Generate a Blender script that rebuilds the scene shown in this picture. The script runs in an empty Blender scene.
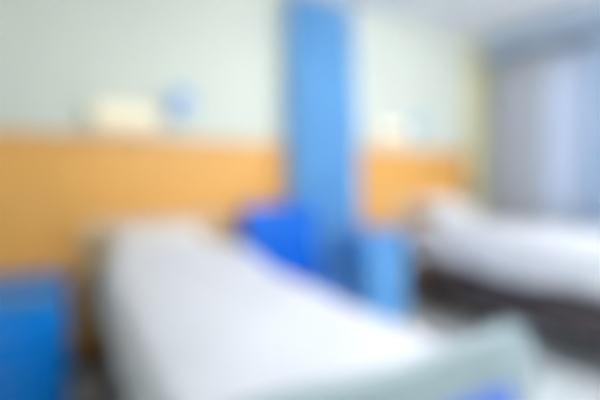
import bpy, bmesh, math, random
from mathutils import Vector, Matrix
random.seed(7)
SC = bpy.context.scene
COL = SC.collection
R = math.radians

# ------------------------------------------------------------------ materials
def lin(c):
    return tuple((v / 12.92 if v <= .04045 else ((v + .055) / 1.055) ** 2.4) for v in (x / 255 for x in c))

def mat(name, rgb, rough=.5, metal=0.0, var=.06, scale=14.0, bump=.0, bscale=60.0, sheen=0.0, trans=0.0, stretch=(1, 1, 1), coat=0.0, spec=.5):
    m = bpy.data.materials.new(name); m.use_nodes = True
    nt = m.node_tree; n = nt.nodes; l = nt.links
    b = n['Principled BSDF']; out = n['Material Output']
    tc = n.new('ShaderNodeTexCoord'); mp = n.new('ShaderNodeMapping')
    mp.inputs['Scale'].default_value = stretch
    l.new(tc.outputs['Object'], mp.inputs['Vector'])
    nz = n.new('ShaderNodeTexNoise'); nz.inputs['Scale'].default_value = scale; nz.inputs['Detail'].default_value = 5
    l.new(mp.outputs['Vector'], nz.inputs['Vector'])
    rp = n.new('ShaderNodeValToRGB'); c = lin(rgb)
    rp.color_ramp.elements[0].position = .3; rp.color_ramp.elements[1].position = .7
    rp.color_ramp.elements[0].color = (*[max(0, v * (1 - var)) for v in c], 1)
    rp.color_ramp.elements[1].color = (*[min(1, v * (1 + var)) for v in c], 1)
    l.new(nz.outputs['Fac'], rp.inputs['Fac']); l.new(rp.outputs['Color'], b.inputs['Base Color'])
    b.inputs['Roughness'].default_value = rough; b.inputs['Metallic'].default_value = metal
    b.inputs['Specular IOR Level'].default_value = spec
    if sheen: b.inputs['Sheen Weight'].default_value = sheen
    if coat: b.inputs['Coat Weight'].default_value = coat
    if bump:
        n2 = n.new('ShaderNodeTexNoise'); n2.inputs['Scale'].default_value = bscale; n2.inputs['Detail'].default_value = 3
        l.new(mp.outputs['Vector'], n2.inputs['Vector'])
        bp = n.new('ShaderNodeBump'); bp.inputs['Strength'].default_value = bump; bp.inputs['Distance'].default_value = .01
        l.new(n2.outputs['Fac'], bp.inputs['Height']); l.new(bp.outputs['Normal'], b.inputs['Normal'])
    if trans:
        t = n.new('ShaderNodeBsdfTranslucent'); l.new(rp.outputs['Color'], t.inputs['Color'])
        mx = n.new('ShaderNodeMixShader'); mx.inputs[0].default_value = trans
        l.new(b.outputs[0], mx.inputs[1]); l.new(t.outputs[0], mx.inputs[2]); l.new(mx.outputs[0], out.inputs[0])
    return m

def emit(name, rgb, strength):
    m = bpy.data.materials.new(name); m.use_nodes = True
    b = m.node_tree.nodes['Principled BSDF']
    b.inputs['Base Color'].default_value = (.6, .6, .55, 1)
    b.inputs['Emission Color'].default_value = (*lin(rgb), 1)
    b.inputs['Emission Strength'].default_value = strength
    return m

M = {
 'wall':   mat('wall_paint_pale_green', (217, 222, 212), .75, var=.015, bump=.05, bscale=120, spec=.3),
 'wallr':  mat('wall_paint_window_side', (205, 210, 212), .75, var=.015, spec=.3),
 'strip': mat('wall_cream', (218, 212, 168), .7, var=.02),
 'ceil':   mat('ceiling_paint', (236, 238, 242), .9, var=.01, spec=.2),
 'floor':  mat('floor_vinyl', (212, 220, 226), .28, var=.04, scale=30, spec=.5),
 'wood':   mat('honey_wood_panel', (236, 176, 92), .42, var=.07, scale=6, stretch=(7, 7, .6), bump=.04, bscale=20),
 'woodcap':mat('honey_wood_cap', (222, 160, 84), .4, var=.08, scale=6, stretch=(.6, 7, 7)),
 'brown':  mat('dark_brown_wood', (96, 62, 36), .5, var=.12, scale=6, stretch=(.6, 7, 7)),
 'post':   mat('red_brown_wood', (150, 92, 58), .5, var=.1, scale=6, stretch=(7, 7, .6)),
 'linen':  mat('white_cotton', (217, 220, 229), .8, var=.01, scale=40, bump=.06, bscale=160, sheen=.1, spec=.2),
 'linen2': mat('white_cotton_sheet', (224, 226, 232), .85, var=.01, scale=40, bump=.06, bscale=160, spec=.2),
 'pillow': mat('white_pillowcase', (230, 227, 226), .85, var=.01, scale=40, bump=.06, bscale=150, spec=.2),
 'frame':  mat('dark_bed_metal', (78, 70, 74), .5, metal=.2, var=.06),
 'steel':  mat('brushed_steel', (178, 180, 184), .32, metal=.9, var=.04),
 'rubber': mat('black_rubber', (38, 36, 36), .7, var=.1),
 'board':  mat('grey_green_moulded_plastic', (150, 168, 175), .4, var=.02, coat=.1),
 'head':   mat('beige_moulded_plastic', (222, 196, 160), .45, var=.03, coat=.1),
 'headin': mat('tan_insert', (206, 160, 106), .45, var=.06, scale=6, stretch=(.6, 7, 7)),
 'blueins':mat('blue_insert', (82, 118, 216), .4, var=.03),
 'cab':    mat('deep_blue_laminate', (0, 138, 220), .45, var=.03, spec=.2),
 'cabdk':  mat('deep_blue_drawer_front', (0, 132, 232), .45, var=.03, spec=.2),
 'cabtop': mat('blue_laminate_top', (24, 128, 200), .35, var=.03),
 'cab2':   mat('sky_blue_laminate', (92, 160, 224), .4, var=.03, spec=.4),
 'cab2f':  mat('sky_blue_front', (100, 166, 228), .4, var=.03, spec=.4),
 'chair':  mat('royal_blue_vinyl', (6, 100, 208), .4, var=.04, bump=.05, bscale=200, spec=.2),
 'curt':   mat('sky_blue_curtain', (140, 204, 248), .8, var=.02, scale=30, bump=.08, bscale=240, sheen=.2, trans=.25, spec=.2),
 'drape':  mat('grey_lavender_drape', (208, 210, 214), .85, var=.03, scale=30, bump=.08, bscale=200, trans=.35, spec=.2),
 'sheer':  mat('pale_sheer_curtain', (218, 222, 228), .85, var=.02, scale=30, bump=.05, bscale=300, trans=.45, spec=.1),
 'sheerb': mat('light_blue_sheer_curtain', (192, 208, 224), .85, var=.02, scale=30, bump=.05, bscale=300, trans=.4, spec=.1),
 'pelmet': mat('grey_blue_pelmet', (162, 180, 202), .7, var=.04, scale=20, bump=.05, bscale=150),
 'white':  mat('white_plastic', (236, 238, 238), .4, var=.01),
 'alu':    mat('window_aluminium', (206, 212, 220), .4, metal=.3, var=.02),
 'pale':   mat('blue_plastic', (122, 174, 228), .4, var=.02),
 'pale2':  mat('pale_blue_plastic', (170, 208, 236), .4, var=.02),
 'lamp':   emit('warm_lamp_glow', (255, 232, 176), .50),
 'tube':   emit('fill_tube_glow', (252, 250, 247), 24.0),  # glow of the added out-of-view fill tubes
}
g = bpy.data.materials.new('window_glass'); g.use_nodes = True
nt = g.node_tree; nt.nodes.clear()
o_ = nt.nodes.new('ShaderNodeOutputMaterial'); a_ = nt.nodes.new('ShaderNodeBsdfTransparent'); b_ = nt.nodes.new('ShaderNodeBsdfGlossy'); x_ = nt.nodes.new('ShaderNodeMixShader')
a_.inputs[0].default_value = (.93, .96, 1, 1); b_.inputs['Roughness'].default_value = .02; x_.inputs[0].default_value = .06
nt.links.new(a_.outputs[0], x_.inputs[1]); nt.links.new(b_.outputs[0], x_.inputs[2]); nt.links.new(x_.outputs[0], o_.inputs[0])
M['glass'] = g

# ------------------------------------------------------------------ mesh helpers
def add_box(bm, c, s, bev=.0, seg=3, rot=None):
    t = bmesh.new(); bmesh.ops.create_cube(t, size=1)
    for v in t.verts: v.co = Vector((v.co.x * s[0], v.co.y * s[1], v.co.z * s[2]))
    if bev > 0:
        bmesh.ops.bevel(t, geom=t.edges[:], offset=min(bev, min(s) * .49), segments=seg, profile=.5, affect='EDGES')
    mx = Matrix.Translation(Vector(c)) @ (rot.to_4x4() if rot else Matrix())
    t.transform(mx); merge(bm, t)

def merge(bm, t):
    me = bpy.data.meshes.new('tmp'); t.to_mesh(me); t.free(); bm.from_mesh(me); bpy.data.meshes.remove(me)

def add_tube(bm, pts, r, n=12, closed=False):
    pts = [Vector(p) for p in pts]; rings = []
    N = len(pts)
    up = None
    for i, p in enumerate(pts):
        a = pts[(i - 1) % N] if (closed or i > 0) else p
        b = pts[(i + 1) % N] if (closed or i < N - 1) else p
        d = (b - a).normalized()
        if up is None:
            up = Vector((0, 0, 1)) if abs(d.z) < .9 else Vector((1, 0, 0))
        s = d.cross(up)
        if s.length < 1e-4: s = d.cross(Vector((0, 1, 0)))
        s.normalize(); up = s.cross(d).normalized()
        rr = r[i] if isinstance(r, (list, tuple)) else r
        rings.append([bm.verts.new(p + (s * math.cos(k * 2 * math.pi / n) + up * math.sin(k * 2 * math.pi / n)) * rr) for k in range(n)])
    for i in range(N if closed else N - 1):
        A, B = rings[i], rings[(i + 1) % N]
        for k in range(n):
            bm.faces.new((A[k], A[(k + 1) % n], B[(k + 1) % n], B[k]))
    if not closed:
        bm.faces.new(rings[0][::-1]); bm.faces.new(rings[-1])

def add_prism(bm, outline, y0, y1, bev=.006):
    """outline in x,z extruded along y, with softened rims"""
    t = bmesh.new()
    f = t.faces.new([t.verts.new((x, y0, z)) for x, z in outline])
    r = bmesh.ops.extrude_face_region(t, geom=[f])
    for v in r['geom']:
        if isinstance(v, bmesh.types.BMVert): v.co.y = y1
    bmesh.ops.recalc_face_normals(t, faces=t.faces[:])
    if bev:
        es = [e for e in t.edges if abs(e.verts[0].co.y - e.verts[1].co.y) < 1e-6]
        bmesh.ops.bevel(t, geom=es, offset=bev, segments=3, profile=.5, affect='EDGES')
    merge(bm, t)

def add_prism_side(bm, x, y0, y1, z0, z1):
    t = bmesh.new(); add_prism(t, round_rect(y0, y1, z0, z1, .06, .06), -.012, .012, .005)
    t.transform(Matrix.Translation((x, 0, 0)) @ Matrix.Rotation(R(90), 4, 'Z')); merge(bm, t)

def dip(pts, top, xa, xb, d, n=14):
    out = []
    for i, p in enumerate(pts):
        out.append(p); q = pts[(i + 1) % len(pts)]
        if abs(p[1] - top) < 1e-6 and abs(q[1] - top) < 1e-6 and abs(p[0] - q[0]) > .2:
            for k in range(1, n):
                f = k / n; out.append((p[0] + (q[0] - p[0]) * f, top - d * math.sin(math.pi * f) ** 2))
    return out

def round_rect(x0, x1, z0, z1, rt, rb=.01, n=8):
    pts = []
    for cx, cz, r, a0 in ((x1 - rt, z1 - rt, rt, 0), (x0 + rt, z1 - rt, rt, 90), (x0 + rb, z0 + rb, rb, 180), (x1 - rb, z0 + rb, rb, 270)):
        for k in range(n + 1):
            a = R(a0 + 90 * k / n); pts.append((cx + r * math.cos(a), cz + r * math.sin(a)))
    return pts

def obj(name, bm, m, parent=None, smooth=True, **props):
    bmesh.ops.recalc_face_normals(bm, faces=bm.faces[:])
    me = bpy.data.meshes.new(name); bm.to_mesh(me); bm.free()
    me.materials.append(m)
    o = bpy.data.objects.new(name, me); COL.objects.link(o)
    if smooth:
        me.shade_smooth()
        try: me.set_sharp_from_angle(angle=R(38))
        except Exception: pass
    if parent: o.parent = parent
    for k, v in props.items(): o[k] = v
    return o

def thing(name, label, cat, loc, rz=0, group=None):
    o = bpy.data.objects.new(name, None); COL.objects.link(o)
    o.location = loc; o.rotation_euler = (0, 0, rz); o.empty_display_size = .1
    o['label'] = label; o['category'] = cat
    if group: o['group'] = group
    return o

def tag(o, label, cat, group=None):
    o['label'] = label; o['category'] = cat
    if group: o['group'] = group
    return o

def B(*boxes):
    bm = bmesh.new()
    for b in boxes: add_box(bm, *b)
    return bm

def dup(root, loc, label, group=None):
    r = root.copy(); COL.objects.link(r); r.location = loc; r['label'] = label
    if group: r['group'] = group
    for ch in list(root.children):
        c = ch.copy(); COL.objects.link(c); c.parent = r
        for gch in list(ch.children):
            d = gch.copy(); COL.objects.link(d); d.parent = c
    return r

# ------------------------------------------------------------------ room (x along head wall, y depth, z up)
X0, X1, Y0, Y1, H = -1.75, 4.10, -1.9, 2.90, 2.72
def struct(name, bm, m, smooth=False, parent=None): return obj(name, bm, m, parent, smooth, kind='structure')
T = .15
struct('floor', B(((X0 + X1) / 2, (Y0 + Y1) / 2, -.05) and (((X0 + X1) / 2, (Y0 + Y1) / 2, -.05), (X1 - X0 + 2 * T, Y1 - Y0 + 2 * T, .1))), M['floor'])
struct('ceiling', B((((X0 + X1) / 2, (Y0 + Y1) / 2, H + .05), (X1 - X0 + 2 * T, Y1 - Y0 + 2 * T, .1))), M['ceil'])
struct('wall_back', B((((X0 + X1) / 2, Y1 + T / 2, H / 2), (X1 - X0 + 2 * T, T, H))), M['wall'])
struct('wall_left', B(((X0 - T / 2, (Y0 + Y1) / 2, H / 2), (T, Y1 - Y0, H))), M['wall'])
struct('wall_front', B((((X0 + X1) / 2, Y0 - T / 2, H / 2), (X1 - X0 + 2 * T, T, H))), M['wall'])
WY0, WY1, WZ0, WZ1 = -.45, 2.62, .85, 2.42
xc = X1 + T / 2
struct('wall_right', B(((xc, (Y0 + WY0) / 2, H / 2), (T, WY0 - Y0, H)), ((xc, (WY1 + Y1) / 2, H / 2), (T, Y1 - WY1, H)),
                       ((xc, (WY0 + WY1) / 2, WZ0 / 2), (T, WY1 - WY0, WZ0)), ((xc, (WY0 + WY1) / 2, (WZ1 + H) / 2), (T, WY1 - WY0, H - WZ1))), M['wallr'])
# window
w = thing('window_1', 'x', 'window', (0, 0, 0)); del w['label']; del w['category']; w['kind'] = 'structure'
fr = bmesh.new(); fw = .06
add_box(fr, (X1 + .08, (WY0 + WY1) / 2, WZ0 + fw / 2), (.07, WY1 - WY0, fw), .006)
add_box(fr, (X1 + .08, (WY0 + WY1) / 2, WZ1 - fw / 2), (.07, WY1 - WY0, fw), .006)
for k in range(4):
    yy = WY0 + fw / 2 + (WY1 - WY0 - fw) * k / 3
    add_box(fr, (X1 + .08, yy, (WZ0 + WZ1) / 2), (.07, fw, WZ1 - WZ0 - 2 * fw), .006)
obj('window_frame', fr, M['alu'], w)
for k in range(3):
    a = WY0 + fw + (WY1 - WY0 - fw) * k / 3; b = WY0 + (WY1 - WY0 - fw) * (k + 1) / 3
    obj('pane', B(((X1 + .08, (a + b) / 2, (WZ0 + WZ1) / 2), (.006, b - a, WZ1 - WZ0 - 2 * fw))), M['glass'], w, False)
obj('window_sill', B(((X1 + .02, (WY0 + WY1) / 2, WZ0 - .015), (.08, WY1 - WY0 + .06, .03), .008)), M['white'], w)
# wood panelling along the head wall: boards and a cap rail
WH, WX1 = 1.475, 3.715
bm = bmesh.new(); nb = 28; bw = (WX1 - X0) / nb
for k in range(nb):
    add_box(bm, (X0 + bw * (k + .5), Y1 - .011, (.12 + WH) / 2), (bw - .003, .022, WH - .12), .002, 1)
struct('trim_1', bm, M['wood'])
bm = B((((X0 + WX1) / 2, Y1 - .018, WH + .02), (WX1 - X0, .036, .04), .008)); struct('trim_2', bm, M['woodcap'], True)
bm = B(((WX1 + .025, Y1 - .02, .77), (.05, .04, 1.54), .006)); struct('trim_3', bm, M['post'], True)
# cream corner strip between head wall and window
struct('trim_4', B(((X1 - .165, Y1 - .03, H / 2), (.33, .06, H), .01)), M['strip'], True)
struct('baseboard_back', B((((X0 + WX1) / 2, Y1 - .014, .06), (WX1 - X0, .028, .12), .005)), M['brown'], True)
struct('baseboard_right', B(((X1 - .009, (Y0 + Y1) / 2 - .04, .05), (.018, Y1 - Y0 - .08, .1), .004)), M['white'], True)

# ------------------------------------------------------------------ hospital beds
def make_bed(x, y, deck, label):
    """head at +y (local y 2.26), foot board at local y 0; local x 0..0.86"""
    t = thing('hospital_bed', label, 'bed', (x, y, 0), 0, 'hospital beds')
    W, L = .86, 2.26
    f = bmesh.new()
    for sx in (.07, W - .07):
        add_box(f, (sx, L / 2, deck - .07), (.04, L - .06, .11), .008)
    for k in range(6):
        add_box(f, (W / 2, .1 + (L - .2) * k / 5, deck - .06), (W - .16, .05, .04), .006)
    obj('frame', f, M['frame'], t)
    p = bmesh.new()
    for k in range(4):
        add_box(p, (W / 2, .32 + k * .545, deck - .008), (W - .1, .52, .016), .005)
    obj('deck_panel', p, M['frame'], t)
    u = bmesh.new()
    for sx in (.16, W - .16): add_box(u, (sx, L / 2, .2), (.05, L - .5, .07), .008)
    for sy in (.4, L - .4): add_box(u, (W / 2, sy, .2), (W - .1, .07, .06), .008)
    add_box(u, (W / 2, L / 2, .28), (.4, 1.1, .1), .02)
    obj('base_frame', u, M['frame'], t)
    for sy in (.55, L - .55):
        c = bmesh.new(); zt = deck - .1
        add_box(c, (W / 2, sy, (.2 + zt) / 2), (.16, .16, zt - .2), .015); add_box(c, (W / 2, sy, zt - .05), (.5, .1, .05), .01)
        obj('lift_column', c, M['frame'], t)
    for sx in (.13, W - .13):
        for sy in (.4, L - .4):
            l = bmesh.new(); add_tube(l, [(sx, sy, .2), (sx, sy, .135)], .022); add_box(l, (sx, sy, .13), (.06, .035, .03), .008)
            for dx in (-.026, .026): add_box(l, (sx + dx, sy, .095), (.006, .04, .07), .002)
            lg = obj('leg', l, M['steel'], t)
            wv = bmesh.new(); add_tube(wv, [(sx - .018, sy, .065), (sx - .014, sy, .065), (sx + .014, sy, .065), (sx + .018, sy, .065)], [.052, .064, .064, .052], 24)
            obj('castor_wheel', wv, M['rubber'], lg)
    # foot board: moulded panel with rounded shoulders, grip slot lips and a blue insert
    top = deck + .315
    b = bmesh.new(); add_prism(b, dip(round_rect(0, W, deck - .30, top, .10, .04), top, .10, W - .10, .02), -.02, .02, .012)
    for sx in (.16, W - .16):
        add_box(b, (sx, -.022, top - .055), (.12, .014, .022), .006)
    fb = obj('footboard', b, M['board'], t)
    for xa, xb in ((.10, .39), (.47, W - .10)):
        b = bmesh.new(); add_prism(b, round_rect(xa, xb, deck - .20, top - .125, .04, .04), -.032, -.015, .006)
        ins = obj('insert_panel', b, M['blueins'], fb); ins['label'] = 'blue insert panel'
    for sx in (.14, W - .14):
        s = bmesh.new(); add_box(s, (sx, .035, deck - .1), (.05, .05, .3), .008); obj('board_bracket', s, M['steel'], t)
    # head board
    htop = deck + .40
    b = bmesh.new(); add_prism(b, round_rect(-.065, W + .05, deck - .34, htop, .10, .04), L - .02, L + .02, .012)
    hb = obj('headboard', b, M['head'], t)
    b = bmesh.new(); add_prism(b, round_rect(.12, W - .12, deck - .1, htop - .09, .05, .04), L - .03, L - .015, .006)
    ins = obj('insert_panel', b, M['headin'], hb); ins['label'] = 'tan wooden insert panel'
    for s_ in (-1, 1):
        xx = W / 2 + s_ * (W / 2 - .012); zb, zt = deck - .38, deck - .18
        q = bmesh.new()
        add_prism_side(q, xx, .42, 2.02, zb, zt)
        obj('side_rail', q, M['frame'], t)
    # mattress in a fitted sheet, softly crowned
    mt = bmesh.new(); add_box(mt, (W / 2, L / 2, deck + .072), (W - .10, L - .14, .144), .05, 5)
    obj('mattress', mt, M['linen2'], t)
    return t

def duvet(x0, x1, y0, y1, zt, hem, label, seed, hump=0.0, lift=0.0):
    """draped cover: profile across x (hem - side - top - side - hem), wrinkled along y, given cloth thickness"""
    rnd = random.Random(seed); bm = bmesh.new()
    prof = []
    W = x1 - x0; r = .06
    n = 8
    for k in range(n): prof.append((-.004 - .006 * (1 - k / n), hem + (zt - r - hem) * k / n, 'side'))
    for k in range(7):
        a = R(180 - 90 * k / 6); prof.append((r + r * math.cos(a), zt - r + r * math.sin(a), 'edge'))
    for k in range(1, 22): prof.append((r + (W - 2 * r) * k / 22, zt, 'top'))
    for k in range(7):
        a = R(90 - 90 * k / 6); prof.append((W - r + r * math.cos(a), zt - r + r * math.sin(a), 'edge'))
    for k in range(1, n + 1): prof.append((W + .004 + .006 * k / n, zt - r + (hem - zt + r) * k / n, 'side'))
    ny = 60; ph = [rnd.uniform(0, 6.28) for _ in range(8)]
    rows = []
    for j in range(ny + 1):
        v = j / ny; y = y0 + (y1 - y0) * v; row = []
        roll = .02 * math.exp(-((v - 1) / .03) ** 2)
        for (px, pz, kind) in prof:
            s = px / W
            dz = dx = 0
            if kind == 'side':
                side = -1 if px < W / 2 else 1
                hang = max(0, (zt - r - pz) / (zt - r - hem))
                dx = side * hang * (.010 + .012 * math.sin(y * 17 + ph[0]) + .006 * math.sin(y * 31 + ph[1]))
                dz = hang * .014 * math.sin(y * 6 + ph[2])
            elif kind == 'top':
                dz = (hump * math.sin(math.pi * s) * (.55 + .45 * math.sin(math.pi * min(1, v * 1.1)))
                      + .006 * math.sin(9 * s + 6 * v + ph[3]) + .004 * math.sin(23 * v - 8 * s + ph[4]) + .003 * math.sin(31 * s + 11 * v + ph[5])) + .018
                e = min(1, min(s, 1 - s) / .28); e = e * e * (3 - 2 * e)
                dz = .004 + (dz + roll - .004) * e
            else: dz = .006 * math.sin(y * 9 + ph[6]) * .5 + .004
            if kind != 'side':
                q = max(0, (v - .72) / .28); dz += lift * q * q * (3 - 2 * q)
            else:
                q = max(0, (v - .72) / .28); dz += lift * q * q * (3 - 2 * q) * (1 - hang)
            row.append(bm.verts.new((x0 + px + dx, y, pz + dz)))
        rows.append(row)
    for j in range(ny):
        for i in range(len(prof) - 1):
            bm.faces.new((rows[j][i], rows[j][i + 1], rows[j + 1][i + 1], rows[j + 1][i]))
    o = obj('duvet', bm, M['linen']); o.data.shade_smooth()
    at_ = o.data.attributes.get('sharp_edge')
    if at_: o.data.attributes.remove(at_)
    s = o.modifiers.new('thick', 'SOLIDIFY'); s.thickness = .012; s.offset = 1
    return tag(o, label, 'duvet', 'white duvets')

def pillow(x, y, z, tilt, label, sx=.56, sy=.38, h=.15):
    bm = bmesh.new(); n = 26; top = []; bot = []
    rnd = random.Random(x)
    p1, p2 = rnd.uniform(0, 6), rnd.uniform(0, 6)
    for j in range(n + 1):
        for i in range(n + 1):
            a, b = i / n * 2 - 1, j / n * 2 - 1
            e = (1 - abs(a) ** 2.6) * (1 - abs(b) ** 2.6)
            pinch = 1 - .06 * (1 - abs(a)) * abs(b) ** 3; pin2 = 1 - .06 * (1 - abs(b)) * abs(a) ** 3
            px, py = a * sx / 2 * pin2, b * sy / 2 * pinch
            t = h / 2 * max(0, e) ** .5
            wr = .005 * math.sin(9 * a + p1 + 4 * b) * e + .004 * math.sin(13 * b + p2) * e
            top.append(bm.verts.new((px, py, t + wr))); bot.append(bm.verts.new((px, py, -t * .75)))
    q = n + 1
    for j in range(n):
        for i in range(n):
            bm.faces.new((top[j * q + i], top[j * q + i + 1], top[(j + 1) * q + i + 1], top[(j + 1) * q + i]))
            bm.faces.new((bot[j * q + i], bot[(j + 1) * q + i], bot[(j + 1) * q + i + 1], bot[j * q + i + 1]))
    bmesh.ops.remove_doubles(bm, verts=bm.verts[:], dist=.0008)
    o = obj('pillow', bm, M['pillow'])
    o.location = (x, y, z); o.rotation_euler = (R(tilt), 0, 0)
    return tag(o, label, 'pillow', 'pillows')

D1, D2 = .585, .645
make_bed(.13, .56, D1, 'white-covered hospital bed nearest the camera, its grey-green footboard with blue insert')
make_bed(2.72, .56, D2, 'far hospital bed with dark frame standing by the window curtains')
duvet(.163, .957, .61, 2.34, D1 + .165, .615, 'white duvet hanging over the sides of the near bed', 3, .006, .06)
duvet(2.753, 3.547, .61, 2.60, D2 + .165, .53, 'white duvet on the far bed beside the window', 8, .02, .0)
pillow(.49, 2.57, D1 + .275, 18, 'white pillow at the head of the near bed, beside the blue chair')
pillow(3.14, 2.595, D2 + .305, 22, 'white pillow at the head of the far bed by the window')

# ------------------------------------------------------------------ bedside cabinets
def cabinet(x, y, w, d, h, c, cf, ct, label):
    t = thing('bedside_cabinet', label, 'cabinet', (x, y, 0), 0, 'bedside cabinets')
    z0 = .09
    b = bmesh.new()
    for sx in (.009, w - .009): add_box(b, (sx, d / 2, (z0 + h - .03) / 2), (.018, d, h - .03 - z0), .003)
    add_box(b, (w / 2, d - .008, (z0 + h - .03) / 2), (w - .036, .016, h - .03 - z0), .002)
    add_box(b, (w / 2, d / 2, z0 + .009), (w - .036, d - .02, .018), .002)
    add_box(b, (w / 2, d / 2, h * .48), (w - .036, d - .05, .016), .002)
    # correct the height of the side panels
    for v in b.verts:
        pass
    obj('body', b, c, t)
    tp = bmesh.new(); add_box(tp, (w / 2, d / 2, h - .015), (w + .02, d + .02, .03), .008)
    add_box(tp, (w / 2, d + .002, h + .015), (w, .014, .03), .005)
    for sx in (.002, w - .002): add_box(tp, (sx, d / 2, h + .012), (.014, d, .024), .005)
    obj('top', tp, ct, t)
    zA, zB, zC = h - .04, h - .04 - .17, z0 + .02
    dr = obj('drawer', B(((w / 2, -.004, (zA + zB) / 2 + .003), (w - .044, .02, zA - zB - .01), .005)), cf, t)
    def handle(par, cx, cz):
        hb = bmesh.new(); add_tube(hb, [(cx - .06, -.014, cz), (cx - .055, -.036, cz), (cx + .055, -.036, cz), (cx + .06, -.014, cz)], .005, 10)
        obj('handle', hb, M['steel'], par)['label'] = 'steel bar handle'
    handle(dr, w / 2, (zA + zB) / 2)
    sh = z0 + (zB - z0) * .62
    dr2 = obj('drawer', B(((w / 2, -.004, (zB + sh) / 2 - .002), (w - .044, .02, zB - sh - .01), .005)), cf, t); handle(dr2, w / 2, (zB + sh) / 2)
    dd = obj('door', B(((w / 2, -.004, (sh + zC) / 2 - .002), (w - .044, .02, sh - zC - .01), .005)), cf, t); handle(dd, w / 2, sh - .06)
    for sx in (.05, w - .05):
        for sy in (.05, d - .05):
            l = bmesh.new(); add_tube(l, [(sx, sy, .092), (sx, sy, .06)], .01)
            add_tube(l, [(sx - .012, sy, .028), (sx + .012, sy, .028)], .027, 20); add_box(l, (sx, sy, .05), (.034, .02, .03), .004)
            obj('castor', l, M['rubber'], t)
    return t
cabinet(-.485, 2.05, .46, .46, .715, M['cab'], M['cabdk'], M['cabtop'], 'deep blue bedside cabinet left of the near bed')
cabinet(1.92, 2.30, .40, .36, .80, M['cab2'], M['cab2f'], M['cab2'], 'light blue bedside cabinet standing before the blue curtain, beside the far bed')

# ------------------------------------------------------------------ visitor chair
t = thing('visitor_chair', 'bright blue upholstered visitor chair with high back between near bed and curtain', 'chair', (1.345, 2.35, 0), 0)
w = .62
bm = bmesh.new(); add_box(bm, (0, 0, .43), (w - .05, .44, .10), .035, 4); obj('seat', bm, M['chair'], t)
bm = bmesh.new()
for k in range(13): pass
add_box(bm, (0, .245, .755), (w - .005, .085, .59), .038, 4, Matrix.Rotation(R(-6), 3, 'X')); obj('backrest', bm, M['chair'], t)
for s in (-1, 1):
    bm = bmesh.new(); add_box(bm, (s * (w / 2 - .006), .01, .635), (.05, .36, .035), .015, 4); obj('armrest', bm, M['chair'], t)
    bm = bmesh.new(); xx = s * (w / 2 - .008)
    add_tube(bm, [(xx, -.15, .622), (xx, -.17, .4), (xx, -.18, 0)], .013); obj('leg', bm, M['steel'], t)
    bm = bmesh.new(); add_tube(bm, [(xx, .17, .622), (xx, .2, .4), (xx, .25, 0)], .013); obj('leg', bm, M['steel'], t)
bm = bmesh.new()
bm.free()
for yy in (-.16, .19):
    bm = bmesh.new(); add_tube(bm, [(-w / 2 + .008, yy, .372), (w / 2 - .008, yy, .372)], .011); obj('seat_rail', bm, M['steel'], t)

# ------------------------------------------------------------------ privacy curtain on a ceiling rail
def curtain_mesh(p0, p1, z0, z1, folds, amp, flare=1.0, seed=1, nz=16, spread0=1.0):
    rnd = random.Random(seed); bm = bmesh.new()
    p0, p1 = Vector((*p0, 0)), Vector((*p1, 0)); d = p1 - p0; L = d.length; d.normalize(); nrm = Vector((-d.y, d.x, 0))
    n = folds * 12; jit = [rnd.uniform(.7, 1.15) for _ in range(folds + 1)]
    rows = []
    for j in range(nz + 1):
        v = j / nz; z = z1 + (z0 - z1) * v; row = []
        sp = spread0 + (flare - spread0) * v
        for i in range(n + 1):
            s = i / n; k = min(folds - 1, int(s * folds)); f = s * folds - k
            am = amp * (jit[k] * (1 - f) + jit[k + 1] * f) * (.75 + .35 * v)
            ph = s * folds * 2 * math.pi
            off = am * math.sin(ph + .25 * math.sin(3 * v + k)) + .006 * math.sin(5 * v + 9 * s)
            along = s * L * sp + .35 * L / folds * math.sin(2 * ph) * .3
            q = p0 + d * along + nrm * off
            row.append(bm.verts.new((q.x, q.y, z)))
        rows.append(row)
    for j in range(nz):
        for i in range(n):
            bm.faces.new((rows[j][i], rows[j][i + 1], rows[j + 1][i + 1], rows[j + 1][i]))
    return bm
pc = thing('privacy_curtain', 'sky blue privacy curtain gathered between the two beds, hanging from the ceiling rail', 'curtain', (1.51, 2.765, .2))
bm = curtain_mesh((0, 0), (.59, .01), 0, 2.485, 6, .048, 1.29, 5, spread0=1.02)
c = obj('cloth', bm, M['curt'], pc); s = c.modifiers.new('thick', 'SOLIDIFY'); s.thickness = .003; s.offset = 0
for k in range(13):
    bm = bmesh.new(); xx = .59 * k / 12; yy = .01 * k / 12
    add_tube(bm, [(xx, yy, 2.465), (xx, yy, 2.497)], .004, 8); add_box(bm, (xx, yy, 2.47), (.014, .008, .02), .002)
    obj('hook', bm, M['white'], pc)
rail = thing('curtain_rail', 'white ceiling rail that carries the blue privacy curtain', 'curtain rail', (0, 0, H))
bm = bmesh.new(); add_box(bm, (1.82, 2.77, -.0125), (.86, .024, .021), .005, 2)
obj('track', bm, M['white'], rail)
for xx in (1.43, 2.21):
    bm = bmesh.new(); add_tube(bm, [(xx, 2.77, -.012), (xx, 2.77, -.004), (xx, 2.77, 0)], [.016, .022, .022]); obj('bracket', bm, M['white'], rail)

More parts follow.
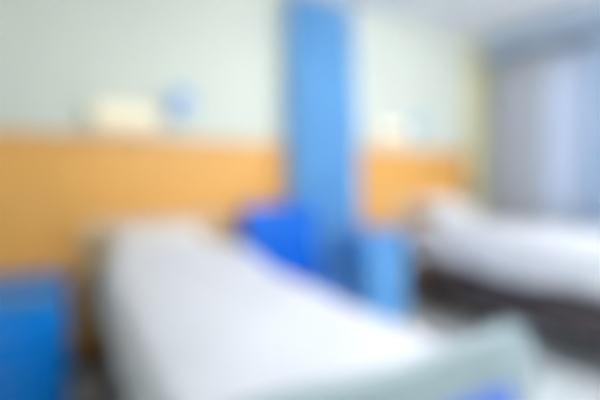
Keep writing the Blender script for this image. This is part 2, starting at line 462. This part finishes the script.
# ------------------------------------------------------------------ head wall lamps and boxes
def lamp(x, z, label):
    t = thing('wall_lamp', label, 'lamp', (x, Y1, z), 0, 'bed head wall lamps')
    bm = bmesh.new(); add_box(bm, (0, -.012, 0), (.42, .024, .12), .008); obj('back_plate', bm, M['white'], t)
    bm = bmesh.new()
    out = [(-.03, -.055), (.03, -.055)]
    n = 10; prof = [(-.105 + .0, -.0)]
    # half-round diffuser swept along x
    rows = []
    for xx in (-.20, -.19, .19, .20):
        rr = .07 if abs(xx) < .195 else .055
        rows.append([bm.verts.new((xx, -.024 - rr * math.sin(math.pi * k / 12), .0 + rr * math.cos(math.pi * k / 12))) for k in range(13)])
    for a, b in zip(rows, rows[1:]):
        for k in range(12): bm.faces.new((a[k], a[k + 1], b[k + 1], b[k]))
    bm.faces.new(rows[0]); bm.faces.new(rows[-1][::-1])
    obj('diffuser', bm, M['lamp'], t)
    for s in (-1, 1):
        bm = bmesh.new(); add_box(bm, (s * .207, -.05, 0), (.014, .095, .15), .006); obj('end_cap', bm, M['white'], t)
    bm = bmesh.new(); add_tube(bm, [(.14, -.03, -.075), (.14, -.03, -.17)], .0025, 8); add_tube(bm, [(.14, -.03, -.17), (.14, -.03, -.2)], [.004, .008], 10); obj('pull_cord', bm, M['white'], t)
    return t
lamp(.35, 1.64, 'lit warm wall lamp above the near bed')
lamp(2.64, 1.65, 'lit warm wall lamp beside the blue curtain, towards the far bed')
def wallbox(x, z, w, h, m, label):
    t = thing('wall_dispenser', label, 'dispenser', (x, Y1, z), 0, 'wall dispensers')
    bm = bmesh.new(); add_box(bm, (0, -.045, 0), (w, .09, h), .018, 4); obj('body', bm, m, t)
    bm = bmesh.new(); add_box(bm, (0, -.05, -h / 2 - .012), (w * .5, .05, .03), .008); obj('nozzle', bm, M['white'], t)
    bm = bmesh.new(); add_box(bm, (0, -.094, -h * .25), (w * .62, .014, h * .3), .006); obj('push_bar', bm, M['white'], t)
    return t
wallbox(.70, 1.74, .135, .20, M['pale'], 'blue wall dispenser right of the lamp above the near bed')
wallbox(3.02, 1.74, .12, .18, M['pale2'], 'pale blue wall dispenser above the far bed')

# ------------------------------------------------------------------ window curtains and pelmet
def window_curtain(ya, yb, folds, m, label, seed, xo=.13, amp=.04, grp=None):
    bm = curtain_mesh((X1 - xo, ya), (X1 - xo, yb), .06, 2.52, folds, amp, 1.0, seed)
    o = obj('window_curtain', bm, m); s = o.modifiers.new('thick', 'SOLIDIFY'); s.thickness = .003; s.offset = 0
    return tag(o, label, 'curtain', 'window curtains')
window_curtain(2.15, 2.78, 7, M['drape'], 'grey lavender window curtain in the corner next to the cream strip', 4, amp=.038)
window_curtain(1.80, 2.26, 4, M['sheer'], 'narrow pale window curtain next to the grey lavender one', 9, .055, .018)
window_curtain(.66, 1.84, 8, M['sheerb'], 'light blue window curtain behind the far bed', 10, .13, .03)
window_curtain(-.55, .62, 8, M['sheerb'], 'light blue window curtain beyond the foot of the far bed', 11, .13, .03)
pel = thing('curtain_pelmet', 'grey-blue pelmet box above the window curtains', 'pelmet', (0, 0, 0))
obj('front_board', B(((X1 - .22, 1.14, 2.60), (.022, 3.4, .238), .005)), M['pelmet'], pel)
obj('end_board', B(((X1 - .105, 2.829, 2.60), (.208, .022, .238), .005)), M['pelmet'], pel)
bm = bmesh.new(); add_tube(bm, [(X1 - .13, -.55, 2.545), (X1 - .13, 2.815, 2.545)], .011); obj('curtain_rod', bm, M['steel'], pel)

# ------------------------------------------------------------------ unseen fill lights added under the ceiling
def fill_light(x, y, label):
    """added unseen fill: tubular opal luminaire hung on two rods, lying parallel to the head wall"""
    t = thing('fill_light', label, 'fill light', (x, y, H), 0, 'added fill tubes')
    for sx in (-.4, .4):
        bm = bmesh.new(); add_tube(bm, [(sx, 0, 0), (sx, 0, -.012), (sx, 0, -.014), (sx, 0, -.17)], [.04, .04, .006, .006], 14); obj('hanger', bm, M['white'], t)
    bm = bmesh.new(); add_tube(bm, [(-.60, 0, -.26), (.60, 0, -.26)], .09, 28); obj('diffuser', bm, M['tube'], t)
    for sx in (-1, 1):
        bm = bmesh.new(); add_tube(bm, [(sx * .60, 0, -.26), (sx * .625, 0, -.26), (sx * .635, 0, -.26)], [.094, .094, .08], 28); obj('end_cap', bm, M['white'], t)
    return t
fill_light(1.75, -.95, 'added unseen tubular fill light hung near the foot of the near bed')
fill_light(3.1, .1, 'added unseen tubular fill light hung over the foot of the far bed')
fill_light(1.6, .6, 'added unseen tubular fill light hung over the aisle between the two beds')

# ------------------------------------------------------------------ daylight
w = bpy.data.worlds.new('sky'); SC.world = w; w.use_nodes = True
n = w.node_tree.nodes; bg = n['Background']
bg.inputs[0].default_value = (*lin((204, 222, 250)), 1); bg.inputs[1].default_value = 3.8
L = bpy.data.lights.new('window_daylight', 'AREA'); L.shape = 'RECTANGLE'; L.size = WY1 - WY0; L.size_y = WZ1 - WZ0; L.cycles.is_portal = True
lo = bpy.data.objects.new('window_daylight', L); COL.objects.link(lo)
lo.location = (X1 + .17, (WY0 + WY1) / 2, (WZ0 + WZ1) / 2); lo.rotation_euler = (R(90), 0, R(90))

# ------------------------------------------------------------------ camera, out of focus as in the photograph
cam = bpy.data.cameras.new('camera'); co = bpy.data.objects.new('camera', cam); COL.objects.link(co)
cam.sensor_width = 36; cam.lens = 24; cam.clip_start = .02
co.location = (0, 0, 1.25)
co.rotation_euler = (R(90 - 3.3), 0, R(-30.1))
cam.dof.use_dof = DOF = True
cam.dof.focus_distance = .12; cam.dof.aperture_fstop = 2.0
SC.camera = co
SC.view_settings.view_transform = 'Standard'; SC.view_settings.look = 'None'; SC.view_settings.gamma = 1
SC.view_settings.use_curve_mapping = False; SC.view_settings.exposure = 0.05
SC.cycles.use_denoising = True
SC.cycles.max_bounces = 10; SC.cycles.diffuse_bounces = 6; SC.cycles.transparent_max_bounces = 8
SC.cycles.caustics_reflective = False; SC.cycles.caustics_refractive = False
